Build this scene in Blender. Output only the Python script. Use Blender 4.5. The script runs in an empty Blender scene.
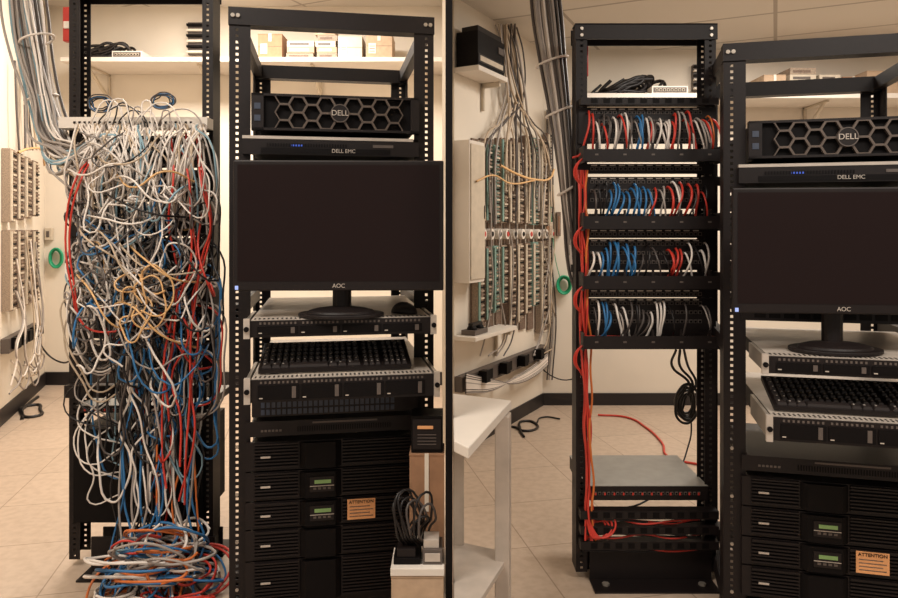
import bpy, math, random
from mathutils import Vector, Matrix
random.seed(7)
R=random.Random(11)
F=700.0; EYE=1.31
def X(px,d): return (px-449)/F*d
def Z(py,d): return EYE-(py-230)/F*d
def P(px,py,d): return Vector((X(px,d),d,Z(py,d)))
def lin(c):
    o=[]
    for v in c:
        v/=255.0
        o.append(v/12.92 if v<=0.04045 else ((v+0.055)/1.055)**2.4)
    return (*o,1.0)
MATS={}
def mat(name,rgb,rough=0.5,metal=0.0,var=0.08,scale=20,bump=0.0,spec=0.5,emit=0):
    if name in MATS: return MATS[name]
    m=bpy.data.materials.new(name); m.use_nodes=True
    nt=m.node_tree; b=nt.nodes['Principled BSDF']
    c=lin(rgb)
    tc=nt.nodes.new('ShaderNodeTexCoord'); n=nt.nodes.new('ShaderNodeTexNoise')
    n.inputs['Scale'].default_value=scale; n.inputs['Detail'].default_value=3
    nt.links.new(tc.outputs['Object'],n.inputs['Vector'])
    r=nt.nodes.new('ShaderNodeValToRGB')
    r.color_ramp.elements[0].position=0.3; r.color_ramp.elements[1].position=0.7
    r.color_ramp.elements[0].color=(c[0]*(1-var),c[1]*(1-var),c[2]*(1-var),1)
    r.color_ramp.elements[1].color=(min(1,c[0]*(1+var)),min(1,c[1]*(1+var)),min(1,c[2]*(1+var)),1)
    nt.links.new(n.outputs['Fac'],r.inputs['Fac']); nt.links.new(r.outputs['Color'],b.inputs['Base Color'])
    b.inputs['Roughness'].default_value=rough; b.inputs['Metallic'].default_value=metal
    b.inputs['Specular IOR Level'].default_value=spec
    if bump>0:
        bp=nt.nodes.new('ShaderNodeBump'); bp.inputs['Strength'].default_value=bump; bp.inputs['Distance'].default_value=0.004
        nt.links.new(n.outputs['Fac'],bp.inputs['Height']); nt.links.new(bp.outputs['Normal'],b.inputs['Normal'])
    if emit>0:
        b.inputs['Emission Color'].default_value=c; b.inputs['Emission Strength'].default_value=emit
    MATS[name]=m; return m
BLK=mat('black_powder_coat',(25,18,17),0.5,0,0.1,60,0.05,0.3)
DRK=mat('deep_black_plastic',(12,8,8),0.6,0,0.1,40,0,0.15)
GRY=mat('grey_plastic',(88,78,72),0.5)
LGT=mat('light_grey_metal',(190,178,166),0.4,0.2)
SIL=mat('galvanised_steel',(170,160,148),0.35,0.6)
WHT=mat('white_laminate',(220,210,198),0.5,0,0.03,8)
PUT=mat('putty_plastic',(196,182,162),0.5)
SCR=mat('screen_glass',(26,14,13),0.3,0,0.02,5,0,0.25)
HEX=mat('bezel_hex_grey',(92,80,72),0.45,0.3)
GRN=mat('lcd_green',(120,150,90),0.4,0,0.05,20,0,0.5,0.1)
ORG=mat('orange_label',(230,165,110),0.6)
CRD=mat('cardboard',(160,120,90),0.8,0,0.1,30,0.1)
CR2=mat('cardboard_pale',(182,155,128),0.8,0,0.1,30,0.1)
PAP=mat('paper_label',(228,216,200),0.7)
TEAL=mat('punchdown_teal',(120,150,140),0.6)
BRN=mat('punchdown_brown',(116,96,82),0.7,0,0.35,120)
TAN=mat('punchdown_tan',(152,134,116),0.7,0,0.3,140)
BLU=mat('port_blue',(52,60,76),0.5)
REDM=mat('red_plastic',(190,48,35),0.45)
KEY=mat('key_caps',(42,35,33),.45,0,.1,40)
LEG=mat('key_legend',(170,160,150),.5)
C={}
for k,c in dict(white=(226,216,206),grey=(160,150,142),dgrey=(78,70,66),black=(20,14,14),blue=(46,108,158),red=(196,56,42),
     orange=(205,110,50),yellow=(214,170,116),green=(30,150,105),tan=(186,166,142),lblue=(130,160,172)).items():
    C[k]=mat('cable_'+k,c,0.45,0,0.05,10)
CK=list(C.keys())

class MB:
    def __init__(s): s.v=[];s.f=[];s.mi=[];s.mats=[];s.M=Matrix.Identity(4)
    def _m(s,m):
        if m not in s.mats: s.mats.append(m)
        return s.mats.index(m)
    def add(s,vs,fs,m):
        o=len(s.v); s.v+= [s.M@Vector(v) for v in vs]; i=s._m(m)
        for f in fs: s.f.append([a+o for a in f]); s.mi.append(i)
    def box(s,x0,x1,y0,y1,z0,z1,m):
        s.add([(x0,y0,z0),(x1,y0,z0),(x1,y1,z0),(x0,y1,z0),(x0,y0,z1),(x1,y0,z1),(x1,y1,z1),(x0,y1,z1)],
              [(0,3,2,1),(4,5,6,7),(0,1,5,4),(1,2,6,5),(2,3,7,6),(3,0,4,7)],m)
    def prism(s,pts,z0,z1,m):
        n=len(pts)
        s.add([(p[0],p[1],z0) for p in pts]+[(p[0],p[1],z1) for p in pts],
          [tuple(range(n-1,-1,-1)),tuple(range(n,2*n))]+[(i,(i+1)%n,(i+1)%n+n,i+n) for i in range(n)],m)
    def cyl(s,p0,p1,r,m,n=14,r1=None):
        p0=Vector(p0);p1=Vector(p1);a=(p1-p0).normalized()
        u=a.orthogonal().normalized();w=a.cross(u); r1=r if r1 is None else r1
        vs=[p0+(u*math.cos(t)+w*math.sin(t))*r for t in [2*math.pi*i/n for i in range(n)]]
        vs+=[p1+(u*math.cos(t)+w*math.sin(t))*r1 for t in [2*math.pi*i/n for i in range(n)]]
        s.add(vs,[tuple(range(n-1,-1,-1)),tuple(range(n,2*n))]+[(i,(i+1)%n,(i+1)%n+n,i+n) for i in range(n)],m)
    def ring(s,c,ro,ri,dp,m,n=6,ph=0.0,sx=1,sz=1):
        vs=[]
        for (r,y) in ((ro,0),(ri,0),(ro,dp),(ri,dp)):
            for i in range(n):
                t=ph+2*math.pi*i/n
                vs.append((c[0]+math.cos(t)*r*sx,c[1]+y,c[2]+math.sin(t)*r*sz))
        fs=[]
        for i in range(n):
            j=(i+1)%n
            fs+=[(i,j,n+j,n+i),(n+i,n+j,3*n+j,3*n+i),(i,2*n+i,2*n+j,j),(2*n+i,3*n+i,3*n+j,2*n+j)]
        s.add(vs,fs,m)
    def dome(s,c,rx,ry,rz,m,n=20,k=6):
        vs=[];fs=[]
        for j in range(k):
            a=math.pi/2*j/k
            for i in range(n):
                t=2*math.pi*i/n
                vs.append((c[0]+rx*math.cos(a)*math.cos(t),c[1]+ry*math.cos(a)*math.sin(t),c[2]+rz*math.sin(a)))
        vs.append((c[0],c[1],c[2]+rz))
        for j in range(k-1):
            for i in range(n):
                fs.append((j*n+i,j*n+(i+1)%n,(j+1)*n+(i+1)%n,(j+1)*n+i))
        for i in range(n): fs.append(((k-1)*n+i,(k-1)*n+(i+1)%n,k*n))
        fs.append(tuple(range(n-1,-1,-1)))
        s.add(vs,fs,m)
    def lattice(s,x0,x1,y0,y1,z0,z1,m,pitch=0.02,hw=0.011,hh=0.011,cx=None):
        cx=(x0+x1)/2 if cx is None else cx
        s.box(x0,cx-hw/2,y0,y1,z0,z1,m); s.box(cx+hw/2,x1,y0,y1,z0,z1,m)
        z=z0
        while z<z1:
            s.box(cx-hw/2,cx+hw/2,y0,y1,z,min(z+pitch-hh,z1),m); z+=pitch
    def obj(s,name,M=None,bevel=0,smooth=False,parent=None):
        me=bpy.data.meshes.new(name); me.from_pydata([tuple(v) for v in s.v],[],s.f)
        for m in s.mats: me.materials.append(m)
        me.polygons.foreach_set('material_index',s.mi)
        if smooth: me.polygons.foreach_set('use_smooth',[True]*len(s.f))
        me.update()
        o=bpy.data.objects.new(name,me); bpy.context.collection.objects.link(o)
        if M is not None: o.matrix_world=M
        if bevel>0:
            b=o.modifiers.new('bevel','BEVEL'); b.width=bevel; b.segments=2; b.limit_method='ANGLE'
        if parent: o.parent=parent
        return o
def text_on(parent,s,size,loc,m,name='lettering',rot=(math.pi/2,0,0)):
    cu=bpy.data.curves.new(name,'FONT'); cu.body=s; cu.size=size; cu.extrude=0.0006; cu.align_x='CENTER'; cu.align_y='CENTER'
    o=bpy.data.objects.new(name,cu); bpy.context.collection.objects.link(o); cu.materials.append(m)
    o.parent=parent; o.location=loc; o.rotation_euler=rot
    return o
class Cables:
    def __init__(s,name,r=0.0045,res=5):
        s.cu=bpy.data.curves.new(name,'CURVE'); s.cu.dimensions='3D'; s.cu.bevel_depth=r; s.cu.bevel_resolution=1; s.cu.resolution_u=res
        for k in CK: s.cu.materials.append(C[k])
        s.name=name
    def add(s,pts,col,rad=1.0,cyclic=False):
        sp=s.cu.splines.new('BEZIER'); sp.bezier_points.add(len(pts)-1)
        for b,p in zip(sp.bezier_points,pts):
            b.co=p; b.handle_left_type='AUTO'; b.handle_right_type='AUTO'; b.radius=rad
        sp.material_index=CK.index(col); sp.use_cyclic_u=cyclic; sp.use_smooth=True
    def done(s):
        t=bpy.data.objects.new('tmp',s.cu); bpy.context.collection.objects.link(t)
        dg=bpy.context.evaluated_depsgraph_get(); dg.update()
        me=bpy.data.meshes.new_from_object(t.evaluated_get(dg)); bpy.data.objects.remove(t)
        me.name=s.name
        o=bpy.data.objects.new(s.name,me); bpy.context.collection.objects.link(o)
        return o
# ---------------------------------------------------------------- room
WALL=mat('painted_wall_cream',(226,215,199),0.75,0,0.03,3)
BASE=mat('baseboard_black_vinyl',(30,24,24),0.5)
def floormat():
    m=bpy.data.materials.new('vinyl_tile_floor'); m.use_nodes=True; nt=m.node_tree; b=nt.nodes['Principled BSDF']
    tc=nt.nodes.new('ShaderNodeTexCoord')
    br=nt.nodes.new('ShaderNodeTexBrick'); br.offset=0.0; br.squash=1.0
    br.inputs['Scale'].default_value=1.0; br.inputs['Brick Width'].default_value=0.46; br.inputs['Row Height'].default_value=0.46
    br.inputs['Mortar Size'].default_value=0.003; br.inputs['Mortar Smooth'].default_value=0.3
    br.inputs['Color1'].default_value=lin((194,173,153)); br.inputs['Color2'].default_value=lin((189,168,148)); br.inputs['Mortar'].default_value=lin((152,131,112))
    mp=nt.nodes.new('ShaderNodeMapping'); mp.inputs['Rotation'].default_value=(0,0,math.radians(-12))
    nt.links.new(tc.outputs['Object'],mp.inputs['Vector']); nt.links.new(mp.outputs['Vector'],br.inputs['Vector'])
    n=nt.nodes.new('ShaderNodeTexNoise'); n.inputs['Scale'].default_value=26; n.inputs['Detail'].default_value=6
    nt.links.new(tc.outputs['Object'],n.inputs['Vector'])
    r=nt.nodes.new('ShaderNodeValToRGB'); r.color_ramp.elements[0].color=(0.88,0.86,0.84,1); r.color_ramp.elements[1].color=(1,1,1,1)
    r.color_ramp.elements[0].position=0.35; r.color_ramp.elements[1].position=0.6
    nt.links.new(n.outputs['Fac'],r.inputs['Fac'])
    mx=nt.nodes.new('ShaderNodeMix'); mx.data_type='RGBA'; mx.blend_type='MULTIPLY'; mx.inputs['Factor'].default_value=1
    nt.links.new(br.outputs['Color'],mx.inputs['A']); nt.links.new(r.outputs['Color'],mx.inputs['B'])
    nt.links.new(mx.outputs['Result'],b.inputs['Base Color']); b.inputs['Roughness'].default_value=0.4
    return m
def ceilmat():
    m=bpy.data.materials.new('ceiling_tile'); m.use_nodes=True; nt=m.node_tree; b=nt.nodes['Principled BSDF']
    tc=nt.nodes.new('ShaderNodeTexCoord')
    br=nt.nodes.new('ShaderNodeTexBrick'); br.offset=0.0
    br.inputs['Scale'].default_value=1.0; br.inputs['Brick Width'].default_value=1.2; br.inputs['Row Height'].default_value=0.6
    br.inputs['Mortar Size'].default_value=0.012
    br.inputs['Color1'].default_value=lin((220,211,199)); br.inputs['Color2'].default_value=lin((214,205,193)); br.inputs['Mortar'].default_value=lin((175,164,151))
    mp=nt.nodes.new('ShaderNodeMapping'); mp.inputs['Rotation'].default_value=(0,0,math.radians(25))
    nt.links.new(tc.outputs['Object'],mp.inputs['Vector']); nt.links.new(mp.outputs['Vector'],br.inputs['Vector'])
    nt.links.new(br.outputs['Color'],b.inputs['Base Color']); b.inputs['Roughness'].default_value=0.9
    return m
YL=5.92; YR=5.24; HL=3.2; HR=2.66
LA=Vector((-1.76,1.0,0)); LB=Vector((-3.42,YL,0))
AA=Vector((0.03,4.05,0)); AB=Vector((0.70,YR,0))
def wallseg(name,a,b,h,t=0.1,z0=0,m=WALL,side=1):
    d=(b-a).normalized(); n=Vector((-d.y,d.x,0))*side
    mb=MB(); mb.prism([a,b,b+n*t,a+n*t] if side>0 else [b,a,a+n*t,b+n*t],z0,h,m)
    return mb.obj(name)
mb=MB(); mb.box(-4,4.2,-1.5,6.2,-0.1,0,floormat()); mb.obj('floor')
mb=MB(); mb.box(-4,-0.01,-1.5,6.05,HL,HL+0.08,ceilmat()); mb.obj('ceiling')
mb=MB(); mb.box(0.01,4.0,-1.5,5.4,HR,HR+0.08,ceilmat()); mb.obj('ceiling.001')
wallseg('wall_left',LA,LB,HL,0.1,0,WALL,1)
wallseg('wall_back',LB,Vector((-0.01,YL,0)),HL,0.1,0,WALL,1)
wallseg('wall_back.001',AB,Vector((3.75,YR,0)),HR,0.1,0,WALL,1)
wallseg('wall_angled',AA,AB,HR,0.08,0,WALL,1)
wallseg('wall_right',Vector((3.75,YR,0)),Vector((3.75,1.0,0)),HR,0.1,0,WALL,1)
mb=MB(); mb.box(-0.008,0.008,2.12,YL,0,HL,WALL); mb.obj('wall_partition')
mb=MB(); mb.box(-0.0105,0.0105,2.08,2.12,0,HL,DRK); mb.obj('trim_partition')
wallseg('baseboard_left',LA,LB,0.11,0.012,0,BASE,-1)
wallseg('baseboard_back',LB,Vector((-0.01,YL,0)),0.11,0.012,0,BASE,-1)
wallseg('baseboard_back.001',AB,Vector((3.75,YR,0)),0.09,0.012,0,BASE,-1)
wallseg('baseboard_angled',AA,AB,0.09,0.012,0,BASE,-1)
# ---------------------------------------------------------------- patch racks
def ports(mb,x0,x1,zc,y,n,m=GRY,s=0.013):
    w=(x1-x0)/n
    for i in range(n):
        c=x0+w*(i+0.5)
        mb.box(c-s*0.5,c+s*0.5,y-0.003,y,zc-s*0.5,zc+s*0.5,m)
        mb.box(c-s*0.32,c+s*0.32,y-0.0035,y-0.0028,zc-s*0.36,zc+s*0.25,DRK)
def patch_rack(name,x0,x1,yf,ztop,groups,extra=None,base=None):
    mb=MB()
    pw=0.042; dp=0.085
    for (a,b,s) in ((x0,x0+pw,1),(x1-pw,x1,-1)):
        mb.lattice(a,b,yf,yf+0.003,0.03,ztop,BLK,0.021,0.010,0.009)
        mb.lattice(a,b,yf+dp-0.003,yf+dp,0.03,ztop,BLK,0.021,0.010,0.009)
        if s>0: mb.box(a,a+0.004,yf+0.003,yf+dp-0.003,0.03,ztop,BLK)
        else: mb.box(b-0.004,b,yf+0.003,yf+dp-0.003,0.03,ztop,BLK)
    mb.box(x0-0.004,x1+0.004,yf-0.006,yf,ztop-0.055,ztop+0.004,BLK)
    mb.box(x0-0.004,x1+0.004,yf-0.006,yf+0.06,ztop,ztop+0.005,BLK)
    mb.box(x0-0.004,x1+0.004,yf+dp,yf+dp+0.005,ztop-0.055,ztop+0.004,BLK)
    for xx in (x0+0.02,x1-0.02):
        for zz in (ztop-0.015,ztop-0.04): mb.cyl((xx,yf-0.012,zz),(xx,yf-0.006,zz),0.006,SIL,8)
    bx0,bx1,by0,by1=base
    mb.box(bx0,bx1,by0,yf-0.004,0,0.007,BLK); mb.box(bx0,bx1,yf-0.008,yf,0,0.12,BLK)
    mb.box(bx0,bx1,yf+dp,by1,0,0.007,BLK); mb.box(bx0,bx1,yf+dp,yf+dp+0.006,0,0.12,BLK)
    for xx in (bx0+0.05,bx1-0.05): mb.cyl((xx,by0+0.05,0.007),(xx,by0+0.05,0.014),0.014,SIL,6)
    for g in groups:
        kind,z1,z0=g
        ix0,ix1=x0+0.008,x1-0.008
        if kind=='panel':
            mb.box(ix0,ix1,yf-0.008,yf-0.002,z0,z1,BLK)
            zz=z1-0.018
            while zz>z0+0.008:
                for k in range(4):
                    a=x0+0.05+k*(x1-x0-0.1)/4; b=x0+0.045+(k+1)*(x1-x0-0.1)/4
                    ports(mb,a,b,zz,yf-0.008,6)
                zz-=0.034
            for k in range(12):
                xx=x0+.055+k*(x1-x0-.11)/12
                mb.box(xx,xx+.022,yf-0.0095,yf-0.008,z1-0.008,z1-0.004,LGT)
        elif kind=='tray':
            mb.box(ix0,ix1,yf-0.09,yf-0.003,z0,z0+0.004,BLK)
            mb.box(ix0,ix1,yf-0.093,yf-0.089,z0-0.004,z1,BLK)
            mb.box(ix0,ix1,yf-0.006,yf-0.003,z0,z1+0.01,BLK)
            for xx in (ix0,ix1-0.005): mb.box(xx,xx+0.005,yf-0.1,yf-0.003,z0-0.01,z1+0.012,BLK)
            for k in range(5):
                xx=ix0+0.05+(ix1-ix0-0.1)*k/4
                mb.box(xx-0.004,xx+0.004,yf-0.092,yf-0.086,z1,z1+0.022,BLK)
                mb.box(xx-0.006,xx+0.006,yf-0.0945,yf-0.093,(z0+z1)/2-0.003,(z0+z1)/2+0.003,GRY)
        elif kind=='bar':
            mb.box(ix0,ix1,yf-0.05,yf-0.003,z0,z1,BLK)
            for k in range(10):
                xx=ix0+0.05+(ix1-ix0-0.1)*k/9; mb.box(xx-0.012,xx+0.012,yf-0.0515,yf-0.05,z0+0.006,z1-0.004,DRK)
        elif kind=='equip':
            mb.box(x0+0.05,x1-0.05,yf-0.02,yf+0.30,z0,z1,DRK)
            mb.box(x0+0.03,x1-0.03,yf-0.024,yf-0.02,z0,z1,DRK)
            mb.box(x0+0.05,x1-0.05,yf-0.0242,yf+0.30,z1,z1+0.003,BLK)
        elif kind=='whitepanel':
            mb.box(ix0-0.01,ix1+0.01,yf-0.07,yf-0.003,z0,z1,WHT)
            ports(mb,x0+0.05,x1-0.05,(z0+z1)/2,yf-0.07,24,GRY,0.009)
        elif kind=='switch':
            mb.box(x0+0.035,x1-0.035,yf-0.012,yf+0.34,z0,z1,BLK)
            mb.box(x0+0.035,x1-0.035,yf-0.013,yf+0.34,z1,z1+0.002,mat('switch_lid',(142,138,130),0.45))
            ports(mb,x0+0.06,x1-0.06,(z0+z1)/2,yf-0.012,24,GRY,0.011)
            for k in range(12):
                xx=x0+0.07+k*(x1-x0-0.14)/11; mb.box(xx-0.003,xx+0.003,yf-0.0165,yf-0.015,(z0+z1)/2-0.006,(z0+z1)/2+0.003,REDM)
    return mb.obj(name)
dR=2.62; x0R,x1R=X(576,dR),X(716,dR)
zr=lambda py:Z(py,dR)
zf=lambda py:Z(py,2.53)
gR=[('bar',zr(100),zr(107)),('panel',zr(108),zr(144)),('tray',zf(149),zf(160)),('panel',zr(164),zr(174)),('panel',zr(177),zr(209)),('tray',zf(216),zf(228)),
    ('panel',zr(229),zr(238)),('panel',zr(239),zr(270)),('tray',zf(276),zf(288)),('panel',zr(289),zr(297)),('panel',zr(298),zr(330)),('tray',zf(336),zf(348)),
    ('switch',zr(485),zr(499)),('bar',zr(506),zr(514)),('bar',zr(521),zr(529)),('bar',zr(536),zr(544))]
patch_rack('patch_panel_rack.001',x0R,x1R,dR,zr(25),gR,base=(x0R+0.05,x1R-0.02,2.52,2.82))
dL=2.72; x0L,x1L=X(69,dL),X(213,dL)
zl=lambda py:Z(py,dL)
gL=[('whitepanel',Z(117,2.65),Z(128,2.65))]
for a in (136,170,204,238,272,306,340):
    gL.append(('panel',zl(a),zl(a+32)))
gL+=[('bar',zl(383),zl(395)),('switch',zl(405),zl(412)),('equip',zl(428),zl(520))]
patch_rack('patch_panel_rack',x0L,x1L,dL,2.27,gL,base=(x0L+0.09,x1L+0.01,2.60,2.95))
# neat patch cables (right rack)
nc=Cables('neat_patch_cables',0.0036,5)
def neat(pxs,py0,py1,cols):
    for px,c in zip(pxs,cols):
        if c is None: continue
        x=X(px,dR); z0=zr(py0+R.uniform(-3,10)); z1=zf(py1)
        out=R.uniform(0.05,0.09); sx=R.uniform(-0.03,0.03)
        nc.add([Vector((x,dR-0.01,z0)),Vector((x+sx*0.1,dR-0.03,z0+0.002)),Vector((x+sx*0.4,dR-out,z0-(z0-z1)*0.35)),
                Vector((x+sx,dR-out*0.9,z0-(z0-z1)*0.75)),Vector((x+sx*1.4,dR-0.045,z1)),Vector((x+sx*2.5,dR-0.04,z1-0.012))],c,R.uniform(0.85,1.1)*(1.2 if c in('blue','red','white') else 1))
n=42; pxs=[588+i*(708-588)/(n-1) for i in range(n)]
cols=[]
for p in pxs:
    if p<592: cols.append('red')
    elif p<668: cols.append('blue' if 634<p<643 else R.choice(['white','white','white','white','grey','grey','dgrey']))
    else: cols.append(R.choice(['red','orange','red','white','red','grey']))
cols[4]='red'; cols[10]='red'; cols[21]='red'
neat(pxs,116,153,cols)
pxs=[592+i*4.1 for i in range(28)]
cols=[R.choice(['white','dgrey','black']) if p<608 else 'blue' if p<622 else R.choice(['dgrey','black','white','blue']) if p<634 else 'blue' if p<648 else R.choice(['red','dgrey','white','black','grey','red']) for p in pxs]
neat(pxs,184,218,cols)
cols=[R.choice(['white','white','dgrey']) if p<600 else 'blue' if p<614 else R.choice(['blue','blue',None]) if p<634 else R.choice([None,'black','dgrey']) if p<664 else 'red' if p<680 else R.choice(['black',None,'grey','white']) for p in pxs]
neat(pxs,245,278,cols)
cols=[R.choice(['white','dgrey']) if p<600 else 'blue' if p<610 else R.choice(['dgrey',None,'grey','black','white']) for p in pxs]
neat(pxs,303,338,cols)
for py in (152,219,279,340):
    for k in range(5):
        z=zf(py)+R.uniform(-0.01,0.008); y=dR-R.uniform(0.02,0.08)
        nc.add([Vector((x0R+0.02+(x1R-x0R-0.04)*t,y+R.uniform(-.004,.004),z+R.uniform(-.003,.003))) for t in (0,.2,.4,.6,.8,1)],R.choice(['white','black','dgrey','red']))
for k in range(3):
    z=zr(517+k*14)
    for q in range(3):
        nc.add([Vector((x0R+0.03+(x1R-x0R-0.1)*t,dR-0.03+R.uniform(-.01,.01),z+R.uniform(-.012,.008))) for t in (0,.25,.5,.75,1)],R.choice(['red','black','black']))
nc.done()
rb=Cables('red_cable_bundle',0.004,6)
for k in range(6):
    pts=[]
    for i in range(14):
        py=170+i*28.5
        pts.append(P(578+k*1.5+R.uniform(-2,2)+(py-170)*.022,py,dR-0.025-R.uniform(0,0.03)))
    rb.add(pts,'red' if k<5 else 'orange')
for py in (158,226,286,345):
    for k in range(2):
        rb.add([P(582+k*2,py+30,dR-0.03),P(576-k*2,py+14,dR-0.07),P(581,py+2,dR-0.08),P(600,py-3,dR-0.06)],'red')
for k in range(4):
    rb.add([P(587,500,dR-0.03),P(588+k,525,dR-0.05),P(594+k*3,538,dR-0.06),P(606+k*3,532-k*4,dR-0.04),P(600,515,dR-0.03)],'red')
rb.done()
# overhead bundle right
ob=Cables('overhead_cable_bundle',0.006,6)
for k in range(80):
    a=R.uniform(0,6.28); r=math.sqrt(R.random())
    ox=math.cos(a)*r; oy=math.sin(a)*r
    col=R.choice(['white','grey','white','white','dgrey','grey']) if ox<-.1 else R.choice(['dgrey','black','grey','black'])
    pts=[Vector((X(532+ox*10,3.0)+0.02,3.0+oy*0.07,HR-0.001)),P(545+ox*16,10,2.95)+Vector((0,oy*.07,0)),P(551+ox*14,60,2.85)+Vector((0,oy*.06,0)),P(558+ox*11,110,2.78)+Vector((0,oy*.05,0)),
         P(564+ox*8,160,2.735)+Vector((0,oy*.03,0)),P(568+ox*6,205,2.72)+Vector((0,oy*.02,0)),P(572+ox*4,R.uniform(235,272),2.71)+Vector((0,oy*.02,0))]
    if R.random()<0.25: pts+=[P(577,300,2.69),P(579,380,2.69)]
    ob.add(pts,col,R.uniform(0.8,1.2))
for (px,py,w) in ((552,62,15),(559,112,12),(567,190,8)):
    c=P(px,py,2.85 if py<80 else 2.78 if py<150 else 2.725)
    rr=w/700*2.8*1.05
    ob.add([c+Vector((math.cos(t)*rr,math.sin(t)*rr,math.cos(t)*0.02)) for t in [i*math.pi/4 for i in range(8)]],'white',0.9,True)
ob.done()
# overhead bundle left
ob=Cables('overhead_cable_bundle.001',0.0052,6)
for k in range(46):
    ox=R.uniform(-1,1); oy=R.uniform(-1,1)
    col=R.choice(['white','white','grey','tan','white','grey','dgrey','lblue'])
    e=R.uniform(0,60)
    ob.add([P(18+ox*12,-60,2.9)+Vector((0,oy*.06,0)),P(24+ox*17,10,2.88)+Vector((0,oy*.06,0)),P(32+ox*15+R.uniform(-3,3),55,2.82)+Vector((0,oy*.06,0)),P(42+ox*13+R.uniform(-4,4),100,2.76)+Vector((0,oy*.05,0)),
            P(52+ox*16,138,2.68)+Vector((0,oy*.05,0)),P(66+ox*14,160+oy*16,2.60),P(90+e*.5,158+R.uniform(-26,35),2.58),P(110+e,150+R.uniform(-10,60),2.62)],col,R.uniform(.75,1.15))
for (px,py) in ((37,40),(42,100)):
    c=P(px,py,2.80)
    ob.add([c+Vector((math.cos(t)*.06,math.sin(t)*.06,math.cos(t)*0.02)) for t in [i*math.pi/4 for i in range(8)]],'white',0.9,True)
ob.done()
# ---------------------------------------------------------------- tangle
tg=Cables('tangled_patch_cables',0.0037,5)
def Q(px,py,d):
    lo=64+max(0,py-320)*.17; hi=219-max(0,py-420)*.05
    py=max(120,py)
    if px<lo: px=lo+R.uniform(0,8)
    if px>hi: px=hi-R.uniform(0,8)
    return P(px,py,d)
def col_mass(py=200):
    return R.choice(['white']*13+['grey']*8+['tan']*2+['blue']*2+['red']+['dgrey']*5+['black']*6+['lblue']*2) if py<300 else R.choice(['white']*6+['grey']*7+['blue']*4+['red']+['dgrey']*6+['black']*8)
for k in range(150):
    px=R.uniform(80,203); py=R.uniform(128,300); qx=px+R.gauss(0,46); qx=min(207,max(78,qx)); qy=py+R.uniform(-20,90)
    sag=R.uniform(10,100); o=R.uniform(0.05,0.24); d=dL-0.01
    low=min(max(py,qy)+sag*0.5,R.uniform(360,410))
    mx=(px+qx)/2+R.uniform(-35,35); j=lambda a=11:R.uniform(-a,a)
    tg.add([Q(px,py,d),Q(px+j(5),py+4,d-o*.5),Q(px+(mx-px)*.3+j(14),py+(low-py)*.5+j(),d-o+R.uniform(-.03,.03)),Q(mx,low,d-o),
            Q(qx+(mx-qx)*.3+j(14),qy+(low-qy)*.5+j(),d-o*.9),Q(qx,qy+4,d-o*.5),Q(qx,qy,d)],col_mass((py+low)/2),R.uniform(.75,1.15))
for k in range(46):
    px=R.uniform(88,195); py=R.uniform(150,320); r=R.uniform(6,24); a=R.uniform(0,6); d=dL-R.uniform(.08,.26)
    pts=[]
    nn=R.randint(6,12); vx=R.uniform(-6,6); vy=R.uniform(-3,8)
    for i in range(nn):
        a+=R.uniform(0.6,1.4)*(1 if R.random()<.85 else -1); pts.append(Q(px+math.cos(a)*r*R.uniform(.5,1.4)+vx*i,py+math.sin(a)*r*R.uniform(.7,1.5)+vy*i,d+R.uniform(-.03,.03)))
    tg.add(pts,R.choice(['white','white','white','grey','grey','tan','white','dgrey','black','blue','yellow']),R.uniform(.8,1.1))
for k in range(16):
    px=R.uniform(66,130); qx=px+R.uniform(50,90); py=R.uniform(150,320); qy=py+R.uniform(-40,60); d=dL-.26
    tg.add([Q(px,py,d+.1),Q(px+(qx-px)*.25,py+(qy-py)*.2+R.uniform(-14,14),d),Q(px+(qx-px)*.6,py+(qy-py)*.6+R.uniform(-14,20),d),Q(qx,qy,d+.1)],R.choice(['white','grey','tan','yellow','white','black']))
for k in range(4):
    px=R.uniform(130,165); py=R.uniform(250,300); pts=[]
    for i in range(9):
        a=i*1.0+k; pts.append(Q(px+math.cos(a)*R.uniform(8,20),py+math.sin(a)*R.uniform(14,26)+i*4,dL-.27+R.uniform(-.02,.02)))
    tg.add(pts,'yellow',.9)
def hang(px0,py0,px1,py1,col,o=0.14,w=10,steps=7):
    pts=[Q(px0,py0,dL-.01),Q(px0,py0+5,dL-o*.6)]
    for i in range(1,steps):
        t=i/steps; pts.append(Q(px0+(px1-px0)*t+R.uniform(-w,w),py0+(py1-py0)*t,dL-o+R.uniform(-.03,.03)))
    pts.append(Q(px1,py1,dL-o)); return pts
for k in range(62):
    px=R.uniform(92,205); c=R.choice(['blue']*10+['black']*8+['dgrey']*4+['grey']*4+['red']*2+['white']*4+['lblue']*2)
    e=R.uniform(112,204); pe=R.uniform(400,570)
    o=R.uniform(.05,.15)
    pts=hang(px,R.uniform(180,370),e,min(pe,535),c,o)
    if pe>505:
        pts.append(Vector((X(e,2.6),2.58+R.uniform(-.05,.03),0.06+R.uniform(0,.08)))); pts.append(Vector((X(e+R.uniform(-30,30),2.5),2.46+R.uniform(-.05,.03),0.02)))
    else:
        e2=e+R.uniform(-40,40); pts+= [Q(e+(e2-e)*.5,pe+14,dL-o),Q(e2,pe-20,dL-o),Q(e2+R.uniform(-10,10),pe-R.uniform(60,160),dL-.02)]
    tg.add(pts,c,R.uniform(.8,1.15))
for k in range(5):
    px=R.uniform(165,205); pts=[Q(px,R.uniform(130,150),dL-.08)]
    for i in range(1,9): pts.append(Q(px+R.uniform(-8,8)+ (6 if i<4 else -4*(i-3)*.6),140+i*R.uniform(38,46),dL-.18+R.uniform(-.03,.03)))
    tg.add(pts,'red',1.1)
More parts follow.
